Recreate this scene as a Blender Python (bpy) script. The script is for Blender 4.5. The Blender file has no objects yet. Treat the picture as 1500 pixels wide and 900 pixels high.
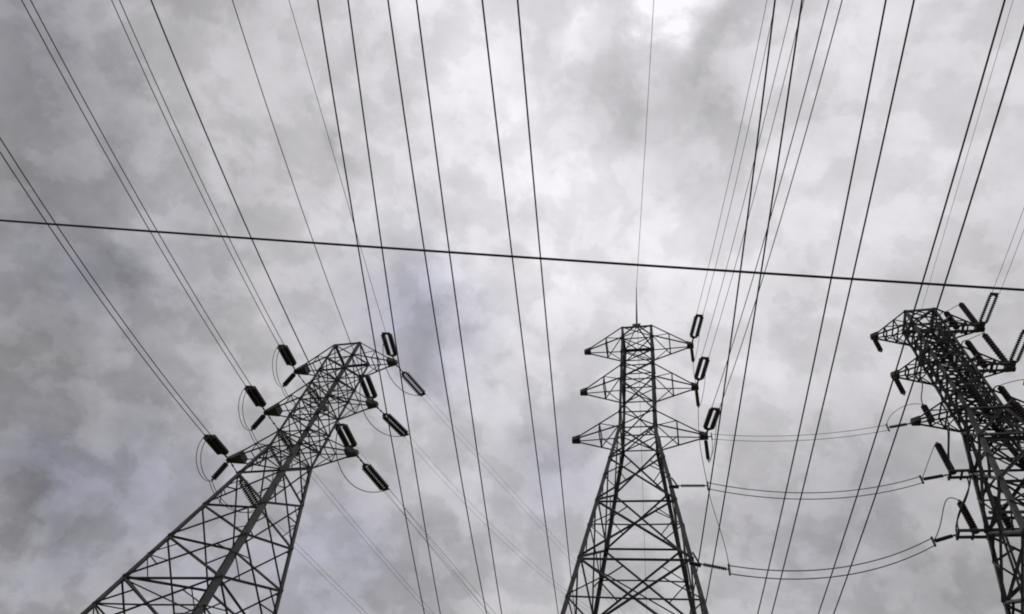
import bpy, bmesh, math, random
from mathutils import Vector, Matrix
random.seed(7)
S = bpy.context.scene
COL = S.collection

# ------------------------------------------------------------------ camera
cam_d = bpy.data.cameras.new('camera')
cam = bpy.data.objects.new('camera', cam_d)
COL.objects.link(cam)
cam_d.sensor_fit = 'HORIZONTAL'
cam_d.sensor_width = 36.0
cam_d.lens = 36.0 * 952.3828 / 1500.0
cam_d.clip_start = 0.1
cam_d.clip_end = 6000.0
CR = Vector((0.95997493, -0.23206015, 0.15683182))
CU = Vector((-0.28008594, -0.79536991, 0.53753007))
CD = Vector((0.0, 0.55994178, 0.82853195))
CU = CR.cross(CD) * -1 if CR.cross(CD).dot(CU) < 0 else CR.cross(CD)
m = Matrix((( CR.x, CU.x, -CD.x, 0.0), (CR.y, CU.y, -CD.y, 0.0), (CR.z, CU.z, -CD.z, 1.6), (0, 0, 0, 1)))
cam.matrix_world = m
S.camera = cam

# ------------------------------------------------------------------ overcast sky
SKY_BLOBS = [[-0.5193, 0.7115, 0.4734, 0.0021],
 [0.0536, 0.3649, 0.9295, 0.1041],
 [0.4124, 0.2973, 0.8611, 0.0355],
 [-0.6216, 0.3967, 0.6755, -0.0098],
 [-0.2256, 0.2441, 0.9431, 0.0822],
 [0.6043, 0.5839, 0.5421, -0.0902],
 [0.0674, 0.5331, 0.8434, 0.0787],
 [0.4126, 0.0394, 0.9101, 0.0263],
 [-0.0612, 0.8614, 0.5042, -0.0759],
 [0.3565, 0.5791, 0.7332, 0.0365],
 [-0.2758, 0.4999, 0.821, 0.0497],
 [0.2004, 0.133, 0.9706, 0.025],
 [-0.3889, 0.2594, 0.884, -0.0187],
 [-0.3657, 0.8232, 0.4343, -0.025],
 [-0.599, 0.5047, 0.6217, -0.1223],
 [0.2921, 0.7745, 0.5611, -0.0197],
 [0.1146, 0.7182, 0.6863, 0.0188],
 [-0.12, 0.6275, 0.7693, -0.0666],
 [0.3638, 0.4571, 0.8116, 0.03],
 [-0.0968, 0.2145, 0.9719, 0.1139],
 [-0.0734, 0.4364, 0.8968, 0.0546],
 [-0.4745, 0.5117, 0.7162, 0.0282],
 [0.1896, 0.3895, 0.9013, 0.0883],
 [0.5638, 0.233, 0.7923, 0.0164],
 [-0.6337, 0.296, 0.7147, -0.1043],
 [-0.1917, 0.7664, 0.6131, -0.0109],
 [0.2806, 0.0909, 0.9555, 0.0742],
 [-0.5007, 0.7641, 0.4066, -0.1442],
 [-0.34, 0.6869, 0.6423, -0.0162],
 [-0.0851, 0.7018, 0.7073, 0.0698],
 [0.463, 0.1416, 0.8749, 0.0507],
 [0.5056, 0.4462, 0.7385, 0.0542],
 [0.0902, 0.2865, 0.9538, -0.1223],
 [0.5159, 0.6408, 0.5686, -0.0331],
 [-0.5615, 0.6205, 0.5474, -0.0615],
 [0.5869, 0.39, 0.7096, -0.0389]]
SKY_DETAIL = [[0.0847, 0.1175, 0.9895, 0.24, 1500],
 [0.1093, 0.1316, 0.9853, 0.12, 1500],
 [0.0761, 0.1337, 0.9881, 0.1, 1500],
 [-0.0278, 0.1773, 0.9838, 0.08, 2500],
 [-0.0023, 0.1636, 0.9865, 0.05, 2500],
 [0.1254, 0.1869, 0.9743, 0.07, 2500],
 [0.1746, 0.1995, 0.9642, -0.07, 700],
 [0.0656, 0.2603, 0.9633, -0.05, 700],
 [0.1235, 0.1559, 0.98, -0.04, 900],
 [-0.1289, 0.6119, 0.7803, -0.09, 1800],
 [-0.0893, 0.6716, 0.7355, -0.07, 1800],
 [-0.1272, 0.6491, 0.75, -0.05, 3000],
 [-0.1677, 0.5657, 0.8074, -0.05, 1200],
 [-0.0835, 0.6547, 0.7513, -0.06, 1600],
 [-0.5281, 0.5469, 0.6496, -0.07, 1500],
 [-0.5223, 0.5255, 0.6716, -0.05, 2500],
 [0.1172, 0.7246, 0.6792, -0.07, 1500],
 [0.0674, 0.709, 0.7019, -0.05, 2500],
 [-0.0029, 0.7998, 0.6003, -0.05, 2500],
 [-0.3151, 0.4014, 0.86, -0.1, 5000],
 [-0.2946, 0.4302, 0.8533, -0.06, 4000],
 [-0.0838, 0.314, 0.9457, 0.05, 1500],
 [-0.1974, 0.2835, 0.9384, 0.04, 900],
 [0.0566, 0.3738, 0.9258, 0.05, 900],
 [0.2081, 0.3829, 0.9001, 0.04, 900],
 [0.2891, 0.2576, 0.922, 0.05, 900],
 [-0.5088, 0.7046, 0.4947, -0.035, 1500],
 [-0.5109, 0.745, 0.4288, -0.07, 1500],
 [-0.4143, 0.7122, 0.5667, -0.03, 2500],
 [0.2469, 0.7019, 0.6681, -0.03, 1500],
 [-0.469, 0.7575, 0.4542, -0.02, 2000],
 [-0.4566, 0.7966, 0.3962, 0.05, 900],
 [-0.0533, 0.563, 0.8248, 0.04, 900],
 [-0.025, 0.4537, 0.8908, -0.03, 1500],
 [0.125, 0.6467, 0.7525, -0.05, 2500],
 [0.1625, 0.6741, 0.7205, -0.04, 2500],
 [-0.1715, 0.4565, 0.873, -0.03, 2500],
 [0.3634, 0.4031, 0.8399, -0.03, 900],
 [0.4669, 0.3323, 0.8195, -0.03, 900]]

SUN_DIR = Vector((0.0937, 0.1159, 0.9888)).normalized()
SUN_EL = math.asin(SUN_DIR.z)
SUN_AZ = math.atan2(SUN_DIR.x, SUN_DIR.y)
world = bpy.data.worlds.new('World')
S.world = world
world.use_nodes = True
nt = world.node_tree
nt.nodes.clear()

def nd(tree, typ, **kw):
    n = tree.nodes.new(typ)
    for k, v in kw.items():
        setattr(n, k, v)
    return n

def lk(tree, a, b):
    tree.links.new(a, b)

def math_n(tree, op, a, b=None, c=None, clamp=False):
    n = nd(tree, 'ShaderNodeMath', operation=op)
    n.use_clamp = clamp
    for i, v in enumerate((a, b, c)):
        if v is None:
            continue
        if isinstance(v, (int, float)):
            n.inputs[i].default_value = v
        else:
            lk(tree, v, n.inputs[i])
    return n.outputs[0]

def vmath(tree, op, a, b=None):
    n = nd(tree, 'ShaderNodeVectorMath', operation=op)
    for i, v in enumerate((a, b)):
        if v is None:
            continue
        if isinstance(v, (tuple, list)):
            n.inputs[i].default_value = v
        else:
            lk(tree, v, n.inputs[i])
    return n

def noise(tree, vec, scale, detail=6.0, rough=0.55, dist=0.0):
    n = nd(tree, 'ShaderNodeTexNoise')
    n.inputs['Scale'].default_value = scale
    n.inputs['Detail'].default_value = detail
    n.inputs['Roughness'].default_value = rough
    n.inputs['Distortion'].default_value = dist
    lk(tree, vec, n.inputs['Vector'])
    return n

tc = nd(nt, 'ShaderNodeTexCoord')
direc = vmath(nt, 'NORMALIZE', tc.outputs['Generated']).outputs[0]
sep = nd(nt, 'ShaderNodeSeparateXYZ')
lk(nt, direc, sep.inputs[0])
zz = math_n(nt, 'ADD', math_n(nt, 'MAXIMUM', sep.outputs[2], 0.0), 0.60)
cmb = nd(nt, 'ShaderNodeCombineXYZ')
lk(nt, math_n(nt, 'DIVIDE', sep.outputs[0], zz), cmb.inputs[0])
lk(nt, math_n(nt, 'DIVIDE', sep.outputs[1], zz), cmb.inputs[1])
plane = cmb.outputs[0]                                   # a flat cloud deck seen from below
n_big = noise(nt, plane, 3.6, 7.0, 0.55, 0.1)
n_mid = noise(nt, plane, 7.5, 8.0, 0.58, 0.15)
n_fin = noise(nt, plane, 26.0, 5.0, 0.6, 0.0)
n_lump = noise(nt, plane, 15.0, 7.0, 0.6, 0.15)
# cloud masses: broad bright and dark areas whose edges are broken up by the noise
wob = vmath(nt, 'SUBTRACT', n_mid.outputs['Color'], (0.5, 0.5, 0.5)).outputs[0]
ws = nd(nt, 'ShaderNodeVectorMath', operation='SCALE'); lk(nt, wob, ws.inputs[0]); ws.inputs[3].default_value = 0.24
dirw = vmath(nt, 'NORMALIZE', vmath(nt, 'ADD', direc, ws.outputs[0]).outputs[0]).outputs[0]

def blob_sum(blobs, k, start):
    acc = start
    for x, y, z, w in blobs:
        d = vmath(nt, 'DOT_PRODUCT', dirw, (x, y, z)).outputs['Value']
        e = math_n(nt, 'EXPONENT', math_n(nt, 'MULTIPLY_ADD', d, k, -k))
        acc = math_n(nt, 'MULTIPLY_ADD', e, w, acc)
    return acc

val = blob_sum(SKY_BLOBS, 60.0, 0.748)
for x, y, z, w, k in SKY_DETAIL:
    val = blob_sum([(x, y, z, w)], float(k), val)

def puff(fac, lo, hi):
    n = nd(nt, 'ShaderNodeMapRange', interpolation_type='SMOOTHSTEP')
    lk(nt, fac, n.inputs[0]); n.inputs[1].default_value = lo; n.inputs[2].default_value = hi
    return n.outputs[0]
val = math_n(nt, 'MULTIPLY_ADD', math_n(nt, 'SUBTRACT', n_big.outputs['Fac'], 0.5), 0.08, val)
# cumulus lumps: fairly sharp edges on the bright side
val = math_n(nt, 'MULTIPLY_ADD', math_n(nt, 'SUBTRACT', puff(n_mid.outputs['Fac'], 0.41, 0.59), 0.5), 0.044, val)
val = math_n(nt, 'MULTIPLY_ADD', math_n(nt, 'SUBTRACT', puff(n_lump.outputs['Fac'], 0.455, 0.54), 0.5), 0.040, val)
val = math_n(nt, 'MULTIPLY_ADD', math_n(nt, 'SUBTRACT', n_fin.outputs['Fac'], 0.5), 0.13, val)
val = math_n(nt, 'MINIMUM', math_n(nt, 'MAXIMUM', val, 0.25), 1.0)
lin = math_n(nt, 'POWER', val, 2.2)
lin10 = math_n(nt, 'MULTIPLY', lin, 10.0)
tint = nd(nt, 'ShaderNodeMix', data_type='RGBA', blend_type='MIX')
# thin places where the cloud turns blue violet
hole = blob_sum([(-0.5281, 0.5469, 0.6496, 0.9), (-0.1338, 0.6041, 0.7856, 1.0), (-0.11, 0.63, 0.765, 0.7), (0.1172, 0.7246, 0.6792, 0.9),
                 (-0.5038, 0.7388, 0.4476, 0.9), (-0.1119, 0.8412, 0.5291, 0.9), (-0.3854, 0.7659, 0.5147, 0.9),
                 (-0.6466, 0.3115, 0.6963, 0.7), (0.4694, 0.6362, 0.6124, 0.4), (-0.2389, 0.8611, 0.4489, 0.6)], 220.0, 0.0)
hole = math_n(nt, 'MULTIPLY', hole, math_n(nt, 'MULTIPLY_ADD', n_mid.outputs['Fac'], 2.6, -0.65, True), None, True)
tint.inputs[6].default_value = (0.978, 0.958, 1.0, 1)
tint.inputs[7].default_value = (0.91, 0.90, 1.06, 1)
lk(nt, hole, tint.inputs[0])
ccol = nd(nt, 'ShaderNodeVectorMath', operation='SCALE')
lk(nt, tint.outputs[2], ccol.inputs[0]); lk(nt, lin10, ccol.inputs[3])
sky = nd(nt, 'ShaderNodeTexSky', sky_type='NISHITA')
sky.sun_disc = False
sky.sun_elevation = SUN_EL
sky.sun_rotation = SUN_AZ
mixs = nd(nt, 'ShaderNodeMix', data_type='RGBA', blend_type='MIX')
lk(nt, math_n(nt, 'MULTIPLY', hole, 0.10), mixs.inputs[0])
lk(nt, ccol.outputs[0], mixs.inputs[6])
lk(nt, sky.outputs[0], mixs.inputs[7])
bg = nd(nt, 'ShaderNodeBackground')
bg.inputs['Strength'].default_value = 0.1
lk(nt, mixs.outputs[2], bg.inputs['Color'])
wo = nd(nt, 'ShaderNodeOutputWorld')
lk(nt, bg.outputs[0], wo.inputs['Surface'])

sun_d = bpy.data.lights.new('sun', 'SUN')
sun_d.energy = 0.6
sun_d.angle = math.radians(25)
sun_d.color = (1.0, 0.97, 0.92)
sun = bpy.data.objects.new('sun', sun_d)
COL.objects.link(sun)
sun.rotation_euler = SUN_DIR.to_track_quat('Z', 'Y').to_euler()
sun.location = (20, 20, 120)

S.cycles.filter_width = 1.9
S.view_settings.view_transform = 'Standard'
S.view_settings.look = 'None'
S.view_settings.exposure = 0.0
S.view_settings.gamma = 1.0
S.view_settings.use_curve_mapping = False

# ------------------------------------------------------------------ materials
def material(name, c1, c2, rough, metal=0.0, scale=3.0, bump=0.0, detail=6.0):
    mt = bpy.data.materials.new(name)
    mt.use_nodes = True
    t = mt.node_tree
    b = t.nodes['Principled BSDF']
    co = nd(t, 'ShaderNodeTexCoord')
    n = noise(t, co.outputs['Object'], scale, detail, 0.6)
    r = nd(t, 'ShaderNodeValToRGB')
    r.color_ramp.elements[0].position = 0.35
    r.color_ramp.elements[1].position = 0.68
    r.color_ramp.elements[0].color = (*c1, 1)
    r.color_ramp.elements[1].color = (*c2, 1)
    lk(t, n.outputs['Fac'], r.inputs[0])
    lk(t, r.outputs[0], b.inputs['Base Color'])
    b.inputs['Roughness'].default_value = rough
    b.inputs['Metallic'].default_value = metal
    if bump:
        bn = nd(t, 'ShaderNodeBump')
        bn.inputs['Strength'].default_value = bump
        lk(t, n.outputs['Fac'], bn.inputs['Height'])
        lk(t, bn.outputs[0], b.inputs['Normal'])
    return mt

M_STEEL = material('weathered_steel', (0.016, 0.015, 0.015), (0.075, 0.070, 0.068), 0.62, 0.1, 2.3)
M_LEG = material('leg_steel', (0.022, 0.020, 0.019), (0.075, 0.071, 0.070), 0.6, 0.1, 1.6)
M_GLAZE = material('insulator_glaze', (0.012, 0.009, 0.009), (0.030, 0.022, 0.020), 0.35, 0.0, 4.0)
M_FIT = material('fitting_steel', (0.05, 0.05, 0.05), (0.11, 0.11, 0.105), 0.55, 0.3, 5.0)
M_WIRE = material('conductor_aluminium', (0.035, 0.035, 0.036), (0.075, 0.075, 0.075), 0.6, 0.1, 0.7)
M_CABLE = material('cable_sheath', (0.012, 0.012, 0.013), (0.028, 0.028, 0.028), 0.55, 0.0, 1.0)
M_CONC = material('concrete', (0.22, 0.21, 0.20), (0.38, 0.36, 0.34), 0.9, 0.0, 4.0, 0.2)
M_GRND = material('dry_grass_and_soil', (0.06, 0.075, 0.035), (0.17, 0.14, 0.095), 0.95, 0.0, 0.25, 0.3, 12.0)

# ------------------------------------------------------------------ mesh helpers
def link_mesh(name, bm, mat, parent=None, origin=(0, 0, 0), smooth=False):
    """bm is in world coordinates; origin = world position of the parent's (or own) base"""
    o0 = Vector(origin)
    bmesh.ops.recalc_face_normals(bm, faces=bm.faces[:])
    me = bpy.data.meshes.new(name)
    for v in bm.verts:
        v.co -= o0
    bm.to_mesh(me)
    bm.free()
    if smooth:
        for pl in me.polygons:
            pl.use_smooth = True
    me.materials.append(mat)
    ob = bpy.data.objects.new(name, me)
    COL.objects.link(ob)
    if parent is not None:
        ob.parent = parent
    else:
        ob.location = o0
    return ob

def tag(o, label=None, cat=None, group=None, kind=None):
    if label: o['label'] = label
    if cat: o['category'] = cat
    if group: o['group'] = group
    if kind: o['kind'] = kind
    return o

def empty(name, loc, label, cat, group=None):
    e = bpy.data.objects.new(name, None)
    e.empty_display_size = 0.5
    e.location = loc
    COL.objects.link(e)
    return tag(e, label, cat, group)

def prism(bm, p, q, prof, ux, uy, prof2=None):
    p, q = Vector(p), Vector(q)
    a = [bm.verts.new(p + ux * x + uy * y) for x, y in prof]
    b = [bm.verts.new(q + ux * x + uy * y) for x, y in (prof2 or prof)]
    n = len(prof)
    for i in range(n):
        j = (i + 1) % n
        bm.faces.new((a[i], a[j], b[j], b[i]))
    bm.faces.new(a[::-1]); bm.faces.new(b)

def angle_bar(bm, p, q, w, out=None, t=None):
    """rolled L section from p to q, its corner towards 'out'"""
    p, q = Vector(p), Vector(q)
    d = (q - p)
    if d.length < 1e-4:
        return
    d.normalize()
    o = Vector(out) if out is not None else Vector((random.uniform(-1, 1), random.uniform(-1, 1), random.uniform(-.3, 1)))
    o = o - d * o.dot(d)
    if o.length < 1e-3:
        o = d.orthogonal()
    o.normalize()
    s = d.cross(o)
    ux = (-o + s).normalized(); uy = (-o - s).normalized()
    t = t or max(0.012, w * 0.14)
    prof = [(0, 0), (w, 0), (w, t), (t, t), (t, w), (0, w)]
    prism(bm, p, q, prof, ux, uy)

def flat_bar(bm, p, q, w, h, up=(0, 0, 1)):
    p, q = Vector(p), Vector(q)
    d = (q - p).normalized()
    u = Vector(up); u = u - d * u.dot(d)
    if u.length < 1e-3: u = d.orthogonal()
    u.normalize(); s = d.cross(u)
    prism(bm, p, q, [(-w / 2, -h / 2), (w / 2, -h / 2), (w / 2, h / 2), (-w / 2, h / 2)], s, u)

def tube(bm, pts, r, seg=7, r_end=None):
    pts = [Vector(p) for p in pts]
    rings = []
    n = len(pts)
    ref = None
    for i, p in enumerate(pts):
        d = (pts[min(i + 1, n - 1)] - pts[max(i - 1, 0)]).normalized()
        if ref is None:
            ref = d.orthogonal().normalized()
        a = (ref - d * ref.dot(d)).normalized(); ref = a
        b = d.cross(a)
        rr = r if r_end is None else r + (r_end - r) * i / (n - 1)
        rings.append([bm.verts.new(p + (a * math.cos(2 * math.pi * k / seg) + b * math.sin(2 * math.pi * k / seg)) * rr) for k in range(seg)])
    for i in range(n - 1):
        for k in range(seg):
            l = (k + 1) % seg
            bm.faces.new((rings[i][k], rings[i][l], rings[i + 1][l], rings[i + 1][k]))
    bm.faces.new(rings[0][::-1]); bm.faces.new(rings[-1])

def lathe(bm, p, q, prof, seg=14):
    """prof = (fraction along p-q, radius)"""
    p, q = Vector(p), Vector(q)
    d = (q - p); L = d.length; d.normalize()
    a = d.orthogonal().normalized(); b = d.cross(a)
    rings = []
    for f, r in prof:
        c = p + d * (f * L)
        rings.append([bm.verts.new(c + (a * math.cos(2 * math.pi * k / seg) + b * math.sin(2 * math.pi * k / seg)) * r) for k in range(seg)])
    for i in range(len(rings) - 1):
        for k in range(seg):
            l = (k + 1) % seg
            bm.faces.new((rings[i][k], rings[i][l], rings[i + 1][l], rings[i + 1][k]))
    bm.faces.new(rings[0][::-1]); bm.faces.new(rings[-1])

def shed_profile(n, r, core):
    """n cap and pin discs: domed top, deep skirt, thin pin between"""
    pr = [(0.0, core)]
    for i in range(n):
        f0 = i / n
        h = 1.0 / n
        pr += [(f0 + 0.10 * h, core), (f0 + 0.18 * h, core * 1.7), (f0 + 0.42 * h, r * 0.72), (f0 + 0.62 * h, r), (f0 + 0.72 * h, r * 0.96),
               (f0 + 0.74 * h, r * 0.45), (f0 + 0.80 * h, core)]
    pr.append((1.0, core))
    return pr

def gusset(bm, c, size, normal, t=0.02):
    c = Vector(c); n = Vector(normal).normalized()
    a = n.orthogonal().normalized() if abs(n.z) > .9 else n.cross(Vector((0, 0, 1))).normalized()
    b = n.cross(a)
    h = size / 2
    prism(bm, c - n * t / 2, c + n * t / 2, [(-h, -h * .6), (-h * .3, -h), (h, -h * .4), (h * .8, h * .7), (-h * .2, h)], a, b)

WIRES = {'E_in': {'A': [9.189, 25.492, 44.2], 'E': [9.189, 25.492, 44.2], 'b': 0.0285, 'c': 0.027366, 'h': 16.5, 'pair': 0, 'r': 0.012, 's1': -75},
 'E_out': {'A': [9.189, 25.492, 40.2], 'E': [9.189, 25.492, 44.2], 'b': -0.13, 'c': 0.001, 'h': 21.1, 'pair': 0, 'r': 0.014, 's1': 75},
 'L_L1': {'A': [-14.783, 36.407, 38.332], 'E': [-15.843, 33.646, 37.828], 'b': 0.1688, 'c': 0.0026, 'h': 21, 'pair': 0.45, 'r': 0.025, 's1': -75},
 'L_L2': {'A': [-14.878, 36.454, 33.574], 'E': [-15.935, 33.702, 33.018], 'b': 0.1878, 'c': 0.002402, 'h': 21, 'pair': 0.45, 'r': 0.025, 's1': -75},
 'L_L3': {'A': [-15.164, 36.596, 28.936], 'E': [-16.162, 33.854, 28.238], 'b': 0.2342, 'c': 0.003431, 'h': 20, 'pair': 0.45, 'r': 0.025, 's1': -75},
 'L_R1': {'A': [-7.248, 32.674, 38.332], 'E': [-8.22, 29.851, 38.035], 'b': 0.0986, 'c': 0.000377, 'h': 19, 'pair': 0.45, 'r': 0.016, 's1': -75},
 'L_R2': {'A': [-7.153, 32.627, 33.574], 'E': [-8.169, 29.835, 33.157], 'b': 0.1353, 'c': 0.00251, 'h': 20, 'pair': 0.45, 'r': 0.022, 's1': -75},
 'L_R3': {'A': [-6.867, 32.485, 28.936], 'E': [-7.927, 29.724, 28.435], 'b': 0.1656, 'c': 0.00283, 'h': 21, 'pair': 0.3, 'r': 0.03, 's1': -75},
 'O_L1': {'A': [-14.783, 36.407, 38.332], 'E': [-12.013, 39.275, 38.013], 'b': -0.08, 'c': 0.0006, 'h': 44, 'pair': 0.45, 'r': 0.014, 's1': 60},
 'O_L2': {'A': [-14.878, 36.454, 33.574], 'E': [-12.22, 39.407, 33.112], 'b': -0.0527, 'c': 0.001362, 'h': 42, 'pair': 0.45, 'r': 0.016, 's1': 60},
 'O_L3': {'A': [-15.164, 36.596, 28.936], 'E': [-12.651, 39.591, 28.093], 'b': 0.0396, 'c': 0.0002, 'h': 40, 'pair': 0.45, 'r': 0.016, 's1': 60},
 'O_R1': {'A': [-7.248, 32.674, 38.332], 'E': [-4.624, 34.837, 38.179], 'b': -0.045, 'c': 0.0004, 'h': 50.5, 'pair': 0.45, 'r': 0.012, 's1': 70},
 'O_R2': {'A': [-7.153, 32.627, 33.574], 'E': [-4.671, 34.941, 33.845], 'b': -0.038, 'c': 0.00522, 'h': 47, 'pair': 0.45, 'r': 0.012, 's1': 70},
 'O_R3': {'A': [-6.867, 32.485, 28.936], 'E': [-4.503, 34.933, 28.863], 'b': -0.0205, 'c': 0.0002, 'h': 44, 'pair': 0.45, 'r': 0.016, 's1': 60},
 'RR': {'A': [28.111, 16.787, 38.543], 'E': [27.575, 14.465, 38.829], 'b': -0.12, 'c': 0.004, 'h': 13, 'pair': 0.45, 'r': 0.012, 's1': -60},
 'RR2': {'A': [28.097, 16.794, 34.6], 'E': [27.561, 14.472, 34.886], 'b': -0.12, 'c': 0.004, 'h': 13, 'pair': 0.45, 'r': 0.012, 's1': -60},
 'RT': {'A': [25.404, 18.1, 40.0], 'E': [25.404, 18.1, 40.0], 'b': 0.0753, 'c': 0.0002, 'h': 20.5, 'pair': 0, 'r': 0.01, 's1': -60},
 'R_A': {'A': [12.426, 24.0, 38.669], 'E': [11.79, 21.132, 38.063], 'b': 0.1963, 'c': 0.007196, 'h': 12.5, 'pair': 0.45, 'r': 0.014, 's1': -75},
 'R_B': {'A': [12.41, 24.008, 34.243], 'E': [11.755, 21.169, 33.528], 'b': 0.2411, 'c': 0.004847, 'h': 13, 'pair': 0.45, 'r': 0.014, 's1': -75},
 'R_C': {'A': [12.571, 23.934, 29.871], 'E': [11.898, 21.129, 29.047], 'b': 0.2834, 'c': 0.005786, 'h': 13.5, 'pair': 0.45, 'r': 0.018, 's1': -75}}
OVERHEAD = [[-9.869, 2.923, 16.5, 24.321972, -0.089173, 0.001118], [-8.936, 2.647, 16.5, 24.619439, -0.116862, 0.001678],
 [-7.552, 2.527, 18.5, 24.413207, -0.110035, 0.00213], [-6.611, 2.212, 18.5, 24.28861, -0.085078, 0.001329],
 [-4.302, 1.439, 18.5, 22.713195, 0.070968, 0.001217], [-3.26, 1.091, 18.5, 22.583594, 0.091229, 0.00101],
 [4.278, -1.227, 16.0, 25.350544, -0.233579, 0.003341], [5.017, -1.439, 16.0, 25.083215, -0.181095, 0.002447],
 [7.232, -2.142, 16.5, 24.879402, -0.157658, 0.002135], [7.935, -2.35, 16.5, 24.642774, -0.123784, 0.001532],
 [10.089, -3.085, 17.0, 24.196708, -0.075759, 0.001351], [10.777, -3.295, 17.0, 24.256484, -0.086063, 0.001639]]


# ------------------------------------------------------------------ ground
bm = bmesh.new()
bmesh.ops.create_grid(bm, x_segments=60, y_segments=60, size=2500.0)
for v in bm.verts:
    rr = v.co.length
    if rr > 150:
        v.co.z += (math.sin(v.co.x * .004 + 1) + math.cos(v.co.y * .005)) * 1.5 * min(1, (rr - 150) / 400) - 1.5
tag(link_mesh('ground', bm, M_GRND), kind='structure')

# ------------------------------------------------------------------ lattice towers
class Tower:
    def __init__(s, x, y, psi, w, k, b1, t2, b2, t3, b3, a1, a2, a3):
        s.x, s.y, s.psi, s.w, s.k = x, y, psi, w, k
        s.t = [40.0, t2, t3]; s.b = [b1, b2, b3]; s.a = [a1, a2, a3]
        s.u = Vector((math.cos(psi), math.sin(psi), 0)); s.v = Vector((-math.sin(psi), math.cos(psi), 0))
        s.base = Vector((x, y, 0))
    def P(s, u, v, z):
        return s.base + s.u * u + s.v * v + Vector((0, 0, z))
    def hw(s, z):
        return s.w + s.k * max(0.0, s.b[2] - z)
    def leg(s, su, sv, z):
        h = s.hw(z)
        return s.P(su * h, sv * h, z)
    def tip(s, side, i):
        return s.P(side * s.a[i], 0, s.b[i])

DN_ = Vector((0, 0, -1))
FACES = [((-1, -1), (1, -1), (0, -1)), ((1, -1), (1, 1), (1, 0)), ((1, 1), (-1, 1), (0, 1)), ((-1, 1), (-1, -1), (-1, 0))]

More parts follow.
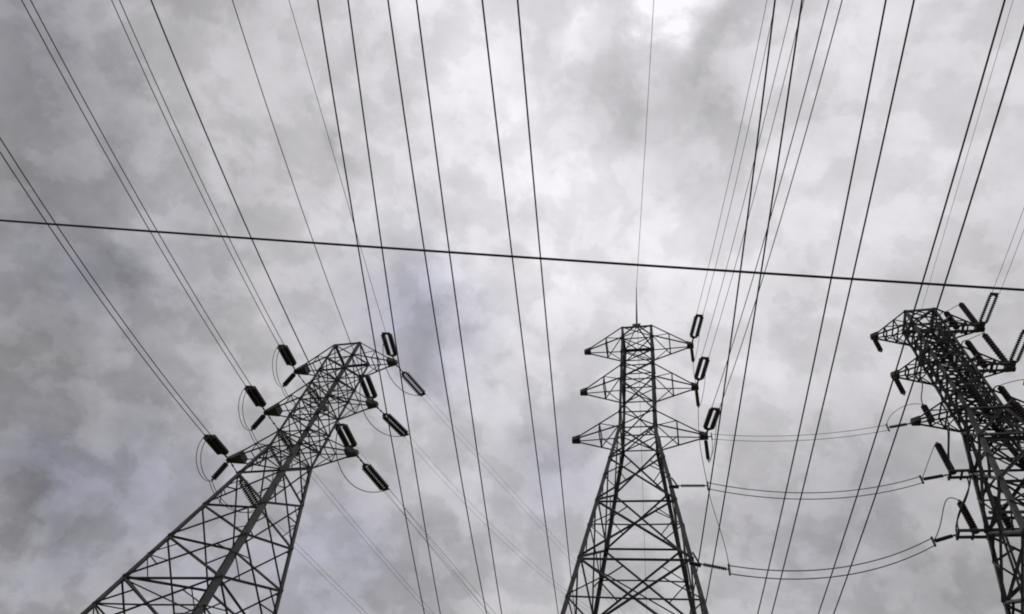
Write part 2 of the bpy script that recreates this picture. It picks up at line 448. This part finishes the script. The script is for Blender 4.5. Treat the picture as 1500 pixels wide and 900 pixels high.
def build_tower(T, label, panels, legw, brw, armw, wedge, rod=None, dense=False, extra=None):
    root = empty('transmission_tower', T.base, label, 'transmission tower', 'lattice transmission towers')
    org = T.base
    # four legs of angle steel, thicker below the waist
    for su in (-1, 1):
        for sv in (-1, 1):
            bm = bmesh.new()
            out = T.u * su + T.v * sv
            top, waist, foot = T.leg(su, sv, 40.05), T.leg(su, sv, T.b[2]), T.leg(su, sv, 0.25)
            angle_bar(bm, waist, top, legw * 0.78, out, 0.03)
            angle_bar(bm, foot, waist + (top - waist) * 0.012, legw, out, 0.035)
            for z in panels[1:-1]:                       # bolted splice plates
                c = T.leg(su, sv, z)
                angle_bar(bm, c - (top - c).normalized() * .25, c + (top - c).normalized() * .25, legw * 1.02 if z < T.b[2] else legw * .80, out * 1.0, 0.045)
            link_mesh('leg', bm, M_LEG, root, org)
    # lattice on the four faces
    up = [z for z in panels if z >= T.b[2] - 1e-3]
    lo = [z for z in panels if z <= T.b[2] + 1e-3]
    for nm, lev in (('body_lattice', up), ('base_lattice', lo)):
        bm = bmesh.new()
        for (a, b, nn) in FACES:
            n = T.u * nn[0] + T.v * nn[1]
            for z0, z1 in zip(lev[:-1], lev[1:]):        # descending
                A0, B0, A1, B1 = T.leg(*a, z0), T.leg(*b, z0), T.leg(*a, z1), T.leg(*b, z1)
                big = nm == 'base_lattice'
                bw = brw * (1.15 if big else 0.9)
                angle_bar(bm, A0 + n * .03, B1 + n * .03, bw, n)
                angle_bar(bm, B0 - n * .03, A1 - n * .03, bw, -n)
                if big and (z0 - z1) > 2.7:              # redundant members
                    X = (A0 + B1 + B0 + A1) / 4
                    w0 = (A0 - B0).length; w1 = (A1 - B1).length
                    X = A0.lerp(B1, w0 / (w0 + w1))
                    f = w0 / (w0 + w1)
                    LA, LB = A0.lerp(A1, f), B0.lerp(B1, f)
                    angle_bar(bm, LA, A0.lerp(X, .5), bw * .6); angle_bar(bm, LB, B0.lerp(X, .5), bw * .6)
                    angle_bar(bm, LA, A1.lerp(X, .5), bw * .6); angle_bar(bm, LB, B1.lerp(X, .5), bw * .6)
                    if (z0 - z1) > 3.4:
                        angle_bar(bm, LA, X - n * .05, bw * .7, n); angle_bar(bm, LB, X - n * .05, bw * .7, n)
                for c in (A1, B1):
                    gusset(bm, c + (X_in(T, c)) * .08, legw * 1.15, n, .03)
            hz = lev if nm == 'body_lattice' else [z for z in lev[1:] if z > 0.5]
            for z in hz:
                A, B = T.leg(*a, z), T.leg(*b, z)
                skip = nm == 'base_lattice' and extra and z in extra.get('nohoriz', ())
                if skip: continue
                angle_bar(bm, A - n * .06, B - n * .06, brw * (1.25 if nm == 'base_lattice' else 1.0), n)
                if z in (40.0,):
                    angle_bar(bm, A + n * .01, B + n * .01, brw * 1.5, n + Vector((0, 0, 1)))
        # plan bracing inside the body
        for z in (lev if dense else [q for q in lev if q < T.b[2] or q in T.b]):
            if z > .5 and (nm == 'body_lattice' or not (extra and z in extra.get('nohoriz', ()))):
                h = T.hw(z) * .96
                angle_bar(bm, T.P(-h, -h, z - .04), T.P(h, h, z - .04), brw * .8, (0, 0, 1))
                if nm == 'body_lattice':
                    angle_bar(bm, T.P(-h, h, z - .12), T.P(h, -h, z - .12), brw * .8, (0, 0, -1))
        if dense:                                        # secondary members of the heavy terminal tower
            for (a, b, nn) in FACES:
                n = T.u * nn[0] + T.v * nn[1]
                for z0, z1 in zip(lev[:-1], lev[1:]):
                    zm = (z0 + z1) / 2
                    A, B = T.leg(*a, zm), T.leg(*b, zm)
                    if zm > 26:
                        angle_bar(bm, A - n * .1, B - n * .1, brw * .8, n)
                        mid = (T.leg(*a, z0) + T.leg(*b, z0)) / 2
                        angle_bar(bm, mid - n * .12, T.leg(*a, zm) - n * .12, brw * .7, n); angle_bar(bm, mid - n * .15, T.leg(*b, zm) - n * .15, brw * .7, n)
        link_mesh(nm, bm, M_STEEL, root, org)
    # crossarms
    for i in range(3):
        for side in (-1, 1):
            bm = bmesh.new()
            tp = T.tip(side, i)
            R = {}
            for sv in (-1, 1):
                R['t', sv] = T.leg(side, sv, T.t[i] - .02); R['b', sv] = T.leg(side, sv, T.b[i])
                e = tp + T.v * sv * .10
                angle_bar(bm, R['b', sv], e, armw * 1.15, (0, 0, -1))
                angle_bar(bm, R['t', sv], e + Vector((0, 0, .12)), armw * .95, (0, 0, 1))
            fs = (.44,) if not dense else (.35, .65)
            C = {}
            for f in fs:
                for sv in (-1, 1):
                    e = tp + T.v * sv * .10
                    C[sv, 'b'] = R['b', sv].lerp(e, f); C[sv, 't'] = R['t', sv].lerp(e + Vector((0, 0, .12)), f)
                    angle_bar(bm, C[sv, 'b'], C[sv, 't'], armw * .8, T.v * sv)
                    angle_bar(bm, R['b', sv], C[sv, 't'], armw * .75, T.v * sv)
                angle_bar(bm, C[-1, 'b'], C[1, 'b'], armw * .8, (0, 0, -1)); angle_bar(bm, C[-1, 't'], C[1, 't'], armw * .8, (0, 0, 1))
                angle_bar(bm, R['b', -1], C[1, 'b'] + Vector((0, 0, .03)), armw * .7, (0, 0, -1))
            arm = link_mesh('crossarm', bm, M_STEEL, root, org)
            # tip plate: a wedge filling the end of the arm
            bm = bmesh.new()
            f = 1 - wedge[0 if side < 0 else 1]
            vs = []
            for sv in (-1, 1):
                e = tp + T.v * sv * .13
                vs += [R['b', sv].lerp(e, f) + T.v * sv * .02, R['t', sv].lerp(e + Vector((0, 0, .14)), f) + T.v * sv * .02]
            ends = [tp + T.u * side * .16 + T.v * sv * .13 + Vector((0, 0, dz)) for sv in (-1, 1) for dz in (-.10, .20)]
            for c in vs + ends:
                bm.verts.new(c)
            bmesh.ops.convex_hull(bm, input=bm.verts[:])
            link_mesh('tip_plate', bm, M_STEEL, arm, org)
    if rod:
        bm = bmesh.new()
        c = T.P(0, -T.w, 40.08)
        tube(bm, [c - Vector((0, 0, .3)), c + Vector((0, 0, rod * .5)), c + Vector((0, 0, rod))], .06, 8, .03)
        for s in (-1, 1):
            angle_bar(bm, c - T.v * .05, T.leg(s, -1, T.b[0]) - T.v * .05, brw)
            angle_bar(bm, c + DN_ * .03, T.leg(s, 1, 39.9), brw * .9)
        prism(bm, c - T.v * .09 + DN_ * .35, c - T.v * .09 + Vector((0, 0, .03)), [(-.28, -.03), (.28, -.03), (.28, .03), (-.28, .03)], T.u, T.v)
        link_mesh('lightning_rod', bm, M_STEEL, root, org)
    for su in (-1, 1):
        for sv in (-1, 1):
            bm = bmesh.new()
            c = T.leg(su, sv, 0)
            prism(bm, c + Vector((0, 0, -.6)), c + Vector((0, 0, .4)), [(-.7, -.7), (.7, -.7), (.7, .7), (-.7, .7)], T.u, T.v, [(-.5, -.5), (.5, -.5), (.5, .5), (-.5, .5)])
            link_mesh('footing', bm, M_CONC, root, org)
    return root

def X_in(T, c):
    d = (T.base - c); d.z = 0
    return d.normalized()

TC = Tower(9.1889, 25.4915, -0.4317, 1.0506, 0.1431, 38.6695, 35.689, 34.2435, 31.188, 29.8709, 3.5639, 3.5464, 3.7236)
TL = Tower(-11.0157, 34.5405, -0.46, 1.1158, 0.1616, 38.3319, 35.4, 33.5742, 30.3, 28.9364, 4.2044, 4.3109, 4.6299)
TR = Tower(25.4038, 18.1002, -0.4517, 0.8776, 0.1661, 38.5427, 35.4, 34.6003, 30.3, 30.6111, 3.0094, 2.993, 3.1945)
TR.t[2] = 31.95; TR.t[1] = 35.9
pc = [40.0, 38.6695, 37.18, 35.689, 34.2435, 31.188, 29.8709, 27.0, 23.7, 20.0, 15.2, 9.5, 0.25]
pl = [40.0, 38.3319, 36.8, 35.4, 33.5742, 31.9, 30.3, 28.9364, 26.2, 23.4, 20.95, 18.15, 14.6, 9.6, 0.25]
pr = [40.0, 38.5427, 37.2, 35.9, 34.6003, 33.2, 31.95, 30.6111, 28.1, 24.85, 21.6, 18.4, 14.0, 8.5, 0.25]
root_c = build_tower(TC, 'middle lattice tower topped by a tall spike, its left arms bare', pc, .19, .078, .07, (.11, .11), rod=5.2, extra={'nohoriz': (27.0,)})
root_l = build_tower(TL, 'leftmost lattice tower, leaning right, insulators on the arms of both sides', pl, .26, .085, .078, (.28, .20), extra={'nohoriz': (26.2, 23.4, 20.95)})
root_r = build_tower(TR, 'rightmost and densest lattice tower, crowded with upright black insulators and dark cables', pr, .21, .102, .085, (.13, .13), dense=True)

# ------------------------------------------------------------------ insulators
def heading(h):
    r = math.radians(h)
    return Vector((math.sin(r), math.cos(r), 0)), Vector((math.cos(r), -math.sin(r), 0))

def double_string(A, E, n, label, group, length, sep=.46, rad=.15, count=13, gap=.18):
    """tension set: link from A, two parallel disc strings, yoke plates at both ends, E = outer end"""
    A, E = Vector(A), Vector(E); n = Vector(n)
    d = (E - A).normalized()
    root = empty('insulator_string', A, label, 'insulator string', group)
    e1 = E - d * gap; e0 = e1 - d * length
    up = n.cross(d).normalized()
    h = sep / 2
    for s in (-1, 1):
        bm = bmesh.new()
        lathe(bm, e0 + n * s * h, e1 + n * s * h, shed_profile(count, rad, .035))
        link_mesh('disc_stack', bm, M_GLAZE, root, A, True)
    for c, s in ((e0, -1), (e1, 1)):
        bm = bmesh.new()
        pf = [(-h - .05, 0), (h + .05, 0), (h + .05, .08), (.06, .20), (-.06, .20), (-h - .05, .08)] if s < 0 else [(-h - .05, 0), (h + .05, 0), (h + .05, .2), (-h - .05, .2)]
        prism(bm, c - up * .03, c + up * .03, pf, n, d * s)
        link_mesh('yoke_plate', bm, M_FIT, root, A)
    bm = bmesh.new()
    tube(bm, [A, e0 - d * .12], .035, 8)
    for f in (.25, .6, .9):
        c = A.lerp(e0 - d * .12, f)
        lathe(bm, c - d * .08, c + d * .08, [(0, .04), (.2, .065), (.8, .065), (1, .04)], 8)
    link_mesh('link_rod', bm, M_FIT, root, A)
    return e1

def single_string(p, q, label, group, rad=.14, count=11, name='insulator_string', cat='insulator string', base_plate=False):
    p, q = Vector(p), Vector(q)
    root = empty(name, p, label, cat, group)
    d = (q - p).normalized()
    L = (q - p).length
    g = min(.16, L * .1)
    bm = bmesh.new()
    lathe(bm, p + d * g, q - d * g, shed_profile(count, rad, rad * .30))
    link_mesh('disc_stack', bm, M_GLAZE, root, p, True)
    bm = bmesh.new()
    lathe(bm, p, p + d * g * 1.05, [(0, rad * .5 if not base_plate else rad * 1.1), (.4, rad * .5 if not base_plate else rad * 1.1), (.5, rad * .3), (1, rad * .3)], 10)
    link_mesh('cap', bm, M_FIT, root, p)
    bm = bmesh.new()
    lathe(bm, q - d * g * 1.05, q, [(0, rad * .3), (.5, rad * .3), (.6, rad * .45), (1, rad * .35)], 10)
    link_mesh('clamp', bm, M_FIT, root, p)
    return root

def wire(name, pts, r, label, cat, group, mat=None, seg=7):
    bm = bmesh.new()
    tube(bm, pts, r, seg)
    return tag(link_mesh(name, bm, mat or M_WIRE, None, pts[0], True), label, cat, group)

def span(w, off, s_end, n=56):
    e, nn = heading(w['h'])
    E = Vector(w['E']) + nn * off
    pts = []
    for i in range(n + 1):
        s = s_end * (i / n)
        pts.append(E + e * s + Vector((0, 0, w['b'] * s + w['c'] * s * s)))
    return pts

def bez(p0, p1, p2, p3, n=18):
    p0, p1, p2, p3 = map(Vector, (p0, p1, p2, p3))
    return [p0 * (1 - t) ** 3 + p1 * 3 * t * (1 - t) ** 2 + p2 * 3 * t * t * (1 - t) + p3 * t ** 3 for t in [i / n for i in range(n + 1)]]

ARM = {1: 'top', 2: 'middle', 3: 'lowest'}
GI = 'double tension insulator strings'
GW = 'thin line conductors strung to the towers'
GH = 'single hanging insulator strings'
GJ = 'jumper loops under the crossarms'
DN = Vector((0, 0, -1))

# left tower: incoming strings, outgoing strings, wires, jumpers
for sd, sk in (('L', -1), ('R', 1)):
    for i in (1, 2, 3):
        side = 'left' if sd == 'L' else 'right'
        arm = "leftmost tower's " + ARM[i] + ' ' + side + ' arm'
        wi, wo_ = WIRES['L_' + sd + str(i)], WIRES['O_' + sd + str(i)]
        ei, ni = heading(wi['h']); eo, no = heading(wo_['h'])
        A = TL.tip(sk, i - 1)
        k_in = double_string(A - ei * .05, wi['E'], ni, 'black double insulator string pulling upward from the ' + arm, GI, 1.95, .46 if sk < 0 else .52, .21 if sk < 0 else .18)
        k_out = double_string(A + eo * .05, wo_['E'], no, 'black double insulator string pulling down and away from the ' + arm, GI, 2.1, .42, .18)
        if sk > 0:
            wire('conductor', span(wi, 0, wi['s1']), wi['r'], 'single overhead wire ending at the ' + arm, 'wire', GW)
        for s in (-1, 1):
            lr = 'left' if s < 0 else 'right'
            if sk < 0:
                wire('conductor', span(wi, s * wi['pair'] / 2, wi['s1']), wi['r'], lr + ' wire of the overhead pair ending at the ' + arm, 'wire', GW)
            wire('conductor', span(wo_, s * wo_['pair'] / 2, wo_['s1']), wo_['r'] * .72, lr + ' wire of the faint pair leaving beyond the ' + arm, 'wire', GW)
        E0, E1 = Vector(wi['E']), Vector(wo_['E'])
        if sk < 0:
            bot = A + DN * 1.75 + TL.u * -.25
            single_string(A + DN * .12, bot, 'short black insulator hanging straight down from the ' + arm, GH, .20, 9)
            for s in (-1, 1):
                o = ni * s * .16
                pts = bez(E0 + o, E0 + DN * 1.6 + o - ei * .3, bot + DN * .9 - ei * 1.0 + o, bot + DN * .1 + o * .6)
                pts += bez(bot + DN * .1 + o * .6, bot + DN * .9 + eo * 1.2 + o, E1 + DN * 1.6 - eo * .8 + o, E1 + o)[1:]
                wire('jumper_cable', pts, .022, ('outer' if s < 0 else 'inner') + ' slack jumper loop under the ' + arm, 'jumper cable', GJ)
        else:
            pts = bez(E0, E0 + DN * 2.6 + ei * .6, E1 + DN * 2.8 - eo * 2.2, E1, 30)
            wire('jumper_cable', pts, .026, 'slack jumper loop hanging under the ' + arm, 'jumper cable', GJ)

# middle tower: incoming double strings on its right arms, hanging strings below the tips
crossing = {}
hang = []
for i, ch in ((1, 'A'), (2, 'B'), (3, 'C')):
    w = WIRES['R_' + ch]
    e, n = heading(w['h'])
    A = TC.tip(1, i - 1)
    arm = "middle tower's " + ARM[i] + ' right arm'
    double_string(A, w['E'], n, 'open pair of black insulator rods pulling up from the ' + arm, GI, 1.85, .37, .135, 9)
    for s in (-1, 1):
        wire('conductor', span(w, s * .2, w['s1']), w['r'], ('left' if s < 0 else 'right') + ' wire of the faint pair rising from the ' + arm, 'wire', GW)
    bot = A + DN * 1.85
    single_string(A + DN * .12, bot, 'slim black insulator hanging straight down from the ' + arm, GH, .11, 11)
    hang.append((A, bot, Vector(w['E'])))
    E0 = Vector(w['E'])
    wire('jumper_cable', bez(E0, E0 + DN * 1.8 + e * .3, bot + DN * .7 - e * .8, bot + DN * .02), .014, 'thin jumper dropping to the insulator under the ' + arm, 'jumper cable', GJ)

# earth wire on the spike
wi = WIRES['E_in']
top = TC.P(0, -TC.w, 45.25)
def earth(h, b, c, s1):
    e, n = heading(h)
    return [top + e * s + Vector((0, 0, b * s + c * s * s)) for s in [s1 * i / 50 for i in range(51)]]
wire('earth_wire', earth(16.6, .10, .0035, -75), .016, 'single faint earth wire rising from the spike of the middle tower', 'wire', 'earth wires')
wire('earth_wire', earth(21.1, -.16, .001, 75), .014, 'faint earth wire seen through the lattice behind the middle tower', 'wire', 'earth wires')

# right tower: bare hanging strings on the left arms
for i in (1, 2):
    A = TR.tip(-1, i - 1)
    single_string(A + DN * .12, A + DN * (1.55 if i == 1 else 1.7), "short black insulator dangling from the rightmost tower's " + ARM[i] + ' left arm', GH, .15, 9)
rt = WIRES['RT']
wire('conductor', span(rt, 0, -60), rt['r'], 'faint single wire rising from the top of the dense right tower', 'wire', GW)
for i in (1, 2):
    w = WIRES['RR' if i == 1 else 'RR2']
    e, n = heading(w['h'])
    arm = "rightmost tower's " + ARM[i] + ' right arm'
    double_string(TR.tip(1, i - 1) + Vector((0, 0, .1)), Vector(w['E']) + Vector((0, 0, .1)), n, 'open pair of insulator rods pulling up from the ' + arm, GI, 1.75, .36, .115, 13)
    for s in (-1, 1):
        wire('conductor', span(w, s * .21, w['s1']), w['r'], ('left' if s < 0 else 'right') + ' wire of the faint pair from the ' + arm, 'wire', GW)

# brackets and upright posts of the right tower
def bracket(T, p_in, p_out, root):
    bm = bmesh.new()
    p_in, p_out = Vector(p_in), Vector(p_out)
    for s in (-1, 1):
        o = T.v * s * .24
        flat_bar(bm, p_in + o, p_out + o, .09, .12)
    for f in (.02, .5, .97):
        c = p_in.lerp(p_out, f)
        flat_bar(bm, c - T.v * .34 + DN * .08, c + T.v * .34 + DN * .08, .1, .05)
    return link_mesh('bracket', bm, M_STEEL, root, T.base)

GP = 'upright post insulators on the right tower'
def post(p, L, label, r=.18, n=12):
    p = Vector(p)
    single_string(p, p + Vector((0, 0, L)), label, GP, r, n, 'post_insulator', 'post insulator', True)
    return p + Vector((0, 0, L))

tops = {}
for i in (1, 2, 3):
    tp = TR.tip(1, i - 1)
    zt = TR.b[i - 1] + .22
    bracket(TR, TR.P(TR.w * .9, 0, zt), TR.P(TR.a[i - 1] + .25, 0, zt), root_r)
    nm = "rightmost tower's " + ARM[i] + ' right arm'
    tops[i, 1] = post(TR.P(TR.a[i - 1] - .05, 0, zt + .06), (2.75, 3.2, 2.6)[i - 1], 'tall black post insulator standing on the end of the ' + nm)
    tops[i, 0] = post(TR.P(1.75, -.1, zt + .06), (1.75, 2.5, 2.2)[i - 1], 'black post insulator standing halfway along the ' + nm)
    p = tops[i, 1]; q = tops[i, 0]
    w = WIRES['RR' if i == 1 else 'RR2'] if i < 3 else None
    wire('jumper_cable', bez(p, p + Vector((0, 0, .3)) + TR.u * .5, q + Vector((0, 0, .3)) + TR.u * .5, q, 14), .02, 'thin jumper joining the two posts on the ' + nm, 'jumper cable', GJ)
    wire('jumper_cable', bez(q, q + TR.u * -.5 + Vector((0, 0, .2)), TR.P(TR.w * 1.1, .5, zt + .8), TR.P(TR.w * .8, .6, zt - 2.5), 14), .035, 'dark cable running down from the inner post of the ' + nm, 'jumper cable', GJ, M_CABLE)

# left side: level 3 arm, and two brackets lower on the flared base
zb2, zb3 = 28.1, 24.85
L2 = TR.leg(-1, 1, zb2); L3 = TR.leg(-1, 1, zb3)
b2o = L2 - TR.u * .95; b3o = L3 - TR.u * 1.15
bracket(TR, L2 + TR.u * .1, b2o - TR.u * .1, root_r)
bracket(TR, L3 + TR.u * .1, b3o - TR.u * .1, root_r)
t3 = TR.tip(-1, 2)
p1 = post(t3 + TR.u * .85 + Vector((0, 0, .14)), 1.25, "stubby black post insulator on the rightmost tower's lowest left arm", .17, 8)
p2 = post(b2o + TR.u * .15 + Vector((0, 0, .12)), 2.15, "black post insulator on the upper side bracket left of the rightmost tower", .18, 12)
p3 = post(b3o + TR.u * .75 + Vector((0, 0, .12)), 1.9, "black post insulator on the lower side bracket left of the rightmost tower", .18, 11)

# three short spans crossing from the middle tower to the right tower
def fittings(root, y, p, q, d):
    o = root.location.copy()
    bm = bmesh.new(); flat_bar(bm, y - Vector((0, 0, .26)), y + Vector((0, 0, .26)), .1, .06, d)
    link_mesh('yoke_plate', bm, M_FIT, root, o)
    bm = bmesh.new(); flat_bar(bm, p, q, .05, .05)
    link_mesh('link_rod', bm, M_FIT, root, o)

lg = TC.leg(1, -1, 24.65); lg2 = TC.leg(1, -1, 19.75)
c1 = TC.tip(1, 2)
ends_r = [t3, b2o, b3o]
starts = [c1, lg, lg2]
sag = (.45, .85, .85)
pos = ('upper', 'middle', 'lower')
for k in range(3):
    a, b = starts[k], ends_r[k]
    d = (b - a).normalized(); nh = Vector((d.y, -d.x, 0)).normalized()
    # string at the right tower
    dirb = (a - b).normalized() + DN * .16
    dirb.normalize()
    q0 = b + dirb * .3
    q1 = b + dirb * (1.75 if k else 1.45)
    rs = single_string(q0, q1, 'thin strain insulator at the right tower end of the ' + pos[k] + ' crossing span', 'strain insulators of the crossing spans', .09, 12)
    fittings(rs, q1, b, q0, d)
    if k == 0:
        s1 = a + d * .35
        rs = empty('yoke', a, "small upright yoke on the middle tower's lowest right arm tip", 'yoke')
        fittings(rs, s1, a, s1, d)
    else:
        dira = (d + DN * (.05 if k == 1 else .32)).normalized()
        s0 = a + dira * .25; s1 = a + dira * (1.75 if k == 1 else 1.5)
        rs = single_string(s0, s1, 'thin strain insulator at the middle tower end of the ' + pos[k] + ' crossing span', 'strain insulators of the crossing spans', .085, 12)
        fittings(rs, s1, a, s0, d)
    for s in (-1, 1):
        pts = []
        for i in range(41):
            t = i / 40
            pts.append(s1.lerp(q1, t) + Vector((0, 0, s * .2 - 4 * sag[k] * t * (1 - t))))
        wire('crossing_conductor', pts, (.014, .021, .023)[k], ('lower' if s < 0 else 'upper') + ' wire of the ' + pos[k] + ' pair strung between middle and right towers', 'wire', 'wires crossing between the towers')
    crossing[k] = (s1, q1)
# jumpers from the posts to the crossing spans
wire('jumper_cable', bez(p2, p2 - TR.u * .1 + Vector((0, 0, .02)), crossing[1][1] + (p2 - crossing[1][1]) * .4, crossing[1][1]), .018, 'straight jumper from the upper bracket post down to the middle crossing span', 'jumper cable', GJ)
wire('jumper_cable', bez(p3, p3 - TR.u * .7 + Vector((0, 0, .75)), crossing[2][1] + (p3 - crossing[2][1]) * .55, crossing[2][1]), .024, 'arched jumper from the lower bracket post down to the lower crossing span', 'jumper cable', GJ)
wire('jumper_cable', bez(p1, p1 - TR.u * .8 + Vector((0, 0, .5)), crossing[0][1] + Vector((0, 0, .8)), crossing[0][1]), .016, 'short jumper from the stubby post to the upper crossing span', 'jumper cable', GJ)
# droppers on the right side of the middle tower
wire('dropper_cable', bez(hang[1][1], hang[1][1] + DN * 2.5 - TC.u * .2, crossing[1][0] + Vector((0, 0, 3)) - TC.u * .2, crossing[1][0]), .018,
     'thin dropper falling from the middle tower\'s middle right arm to the middle crossing span', 'dropper cable', 'droppers beside the middle tower')
wire('dropper_cable', bez(hang[0][1], hang[0][1] + DN * 1.5 - TC.u * .1, hang[1][0] + Vector((0, 0, 1.5)), hang[1][0] + Vector((0, 0, .2))), .016,
     'thin dropper falling from the middle tower\'s top right arm to the arm below', 'dropper cable', 'droppers beside the middle tower')
wire('dropper_cable', bez(crossing[1][0], crossing[1][0] + DN * 1.5 + TC.u * .03, crossing[2][0] + Vector((0, 0, 1.5)) + TC.u * .05, crossing[2][0]), .016,
     'thin dropper linking the middle crossing span down to the lower one', 'dropper cable', 'droppers beside the middle tower')
wire('dropper_cable', bez(hang[2][1], hang[2][1] + DN * .5, crossing[0][0] + Vector((0, 0, -1.2)), crossing[0][0] + DN * .15), .015,
     'short loop from the middle tower\'s lowest right arm to the upper crossing span', 'dropper cable', 'droppers beside the middle tower')
# short steel outriggers that carry the two lower spans
for a, k in ((lg, 1), (lg2, 2)):
    bm = bmesh.new()
    dd = (Vector(crossing[k][0]) - a).normalized()
    angle_bar(bm, a - dd * .2 + Vector((0, 0, .03)), a + dd * .3, .14, (0, 0, 1))
    angle_bar(bm, a + Vector((0, 0, .55)), a + dd * .28, .08, (0, 0, 1))
    link_mesh('bracket', bm, M_STEEL, root_c, TC.base)
# cables hanging between the arms and brackets on the left of the right tower
GR = 'slack cables on the left side of the right tower'
for s in (-1, 1):
    ab = 'nearer' if s < 0 else 'farther'
    o = TR.v * .22 * s
    q = TR.tip(-1, 2) + TR.u * 1.5 + o
    wire('jumper_cable', bez(q, q + DN * .8, b2o + o + Vector((0, 0, .8)), b2o + o + TR.u * .1 + Vector((0, 0, .1))), .03, ab + " cable from the rightmost tower's lowest left arm to the upper bracket", 'jumper cable', GR, M_CABLE)
    q = L2 - TR.u * .2 + o + DN * .1
    wire('jumper_cable', bez(q, q + DN * 1., b3o + o + Vector((0, 0, 1.)), b3o + o + Vector((0, 0, .1))), .035, ab + " cable from the upper bracket to the lower one on the rightmost tower", 'jumper cable', GR, M_CABLE)
q = TR.tip(-1, 1) + TR.u * 1.3
wire('jumper_cable', bez(q, q + DN * 1.2, p1 + Vector((0, 0, .8)), p1), .03, "cable from the rightmost tower's middle left arm down to the stubby post", 'jumper cable', GR, M_CABLE)
# more posts crowded on and inside the right tower
EX = [(-.75, 1.75, 24.9, 2.2, 'black post insulator inside the rightmost tower, just right of the lower side bracket'),
      (-.1, -1.05, 30.2, 2.1, 'black post insulator on the near face of the rightmost tower, at the waist'),
      (1.25, -1.15, 28.2, 2.4, 'black post insulator on the near right corner of the rightmost tower, below the arms'),
      (1.35, .9, 25.2, 2.4, 'black post insulator on the far right corner of the rightmost tower, lowest of all')]
for u, v, z, L, lab in EX:
    h = TR.hw(z)
    bm = bmesh.new()
    for s in (-1, 1):
        flat_bar(bm, TR.P(-h, v + s * .2, z - .06), TR.P(max(h, u + .4), v + s * .2, z - .06), .09, .12)
    link_mesh('bracket', bm, M_STEEL, root_r, TR.base)
    post(TR.P(u, v, z), L, lab)
for z, v in ((36.6, -.3), (33.6, .2)):         # service platforms with grating inside the body
    bm = bmesh.new()
    h = TR.hw(z) * .9
    for i in range(9):
        y = -h + 2 * h * i / 8
        flat_bar(bm, TR.P(-h * .2, y, z), TR.P(h, y, z), .06, .04)
    for s in (-.2, .4, 1):
        flat_bar(bm, TR.P(h * s, -h, z - .05), TR.P(h * s, h, z - .05), .08, .05)
    link_mesh('platform', bm, M_STEEL, root_r, TR.base)
bm = bmesh.new()
for s in (-.2, .2):
    pts = [TR.P(s + .35, TR.hw(z) * -.8, z) for z in (39.5, 35, TR.b[2], 25, 18, 10, 1)]
    for p0, p1_ in zip(pts[:-1], pts[1:]):
        flat_bar(bm, p0, p1_, .05, .05)
z = 39.3
while z > 1.2:
    flat_bar(bm, TR.P(.15, TR.hw(z) * -.8, z), TR.P(.55, TR.hw(z) * -.8, z), .03, .03)
    z -= .35
link_mesh('ladder', bm, M_STEEL, root_r, TR.base)

# power cables clipped down inside the right tower
GC = 'power cables down the right tower'
for j, (su, sv, du) in enumerate(((.45, -.9, 0), (.62, -.9, 0), (.8, -.9, 0), (-.9, .3, 0), (-.9, .5, 0), (.92, .45, 0))):
    pts = []
    for i in range(25):
        z = 38.2 - (38.2 - .3) * i / 24 if j != 5 else 34 - 33.7 * i / 24
        h = TR.hw(z) * .93
        pts.append(TR.P(su * h, sv * h, z))
    lab = ('first', 'second', 'third')[j] + ' black cable from the left on the rightmost tower\'s near face' if j < 3 else \
          ('outer', 'inner')[j - 3] + ' black cable down the left face of the rightmost tower' if j < 5 else 'lone black cable down the right face of the rightmost tower'
    wire('power_cable', pts, .055, lab, 'cable', GC, M_CABLE)

# ------------------------------------------------------------------ the heavy wires passing overhead
ORD = ['leftmost', 'second from the left', 'third from the left', 'fourth from the left', 'fifth from the left', 'sixth from the left',
       'sixth from the right', 'fifth from the right', 'fourth from the right', 'third from the right', 'second from the right', 'rightmost']
for k, (x, y, h, z0, b, c) in enumerate(OVERHEAD):
    e, n = heading(h)
    pts = []
    for i in range(81):
        s = -50 + 150 * i / 80
        pts.append(Vector((x, y, 0)) + e * s + Vector((0, 0, z0 + b * s + c * s * s)))
    wire('overhead_conductor', pts, .029, 'heavy black overhead wire crossing the sky lengthwise, ' + ORD[k] + ' of the twelve', 'wire', 'twelve heavy overhead wires', M_CABLE, 8)

# the single cable strung across everything
a = Vector((-12.2568, 9.8358, 13.6)); b = Vector((9.2983, 4.4256, 13.6))
d = (b - a)
pts = []
for i in range(61):
    t = -.9 + 2.8 * i / 60
    pts.append(a + d * t + Vector((0, 0, .06 * (2 * t - 1) ** 2 * 4 * .25 - .06)))
wire('crossing_cable', pts, .026, 'thick black cable running from side to side in front of all other wires', 'cable', None, M_CABLE, 9)
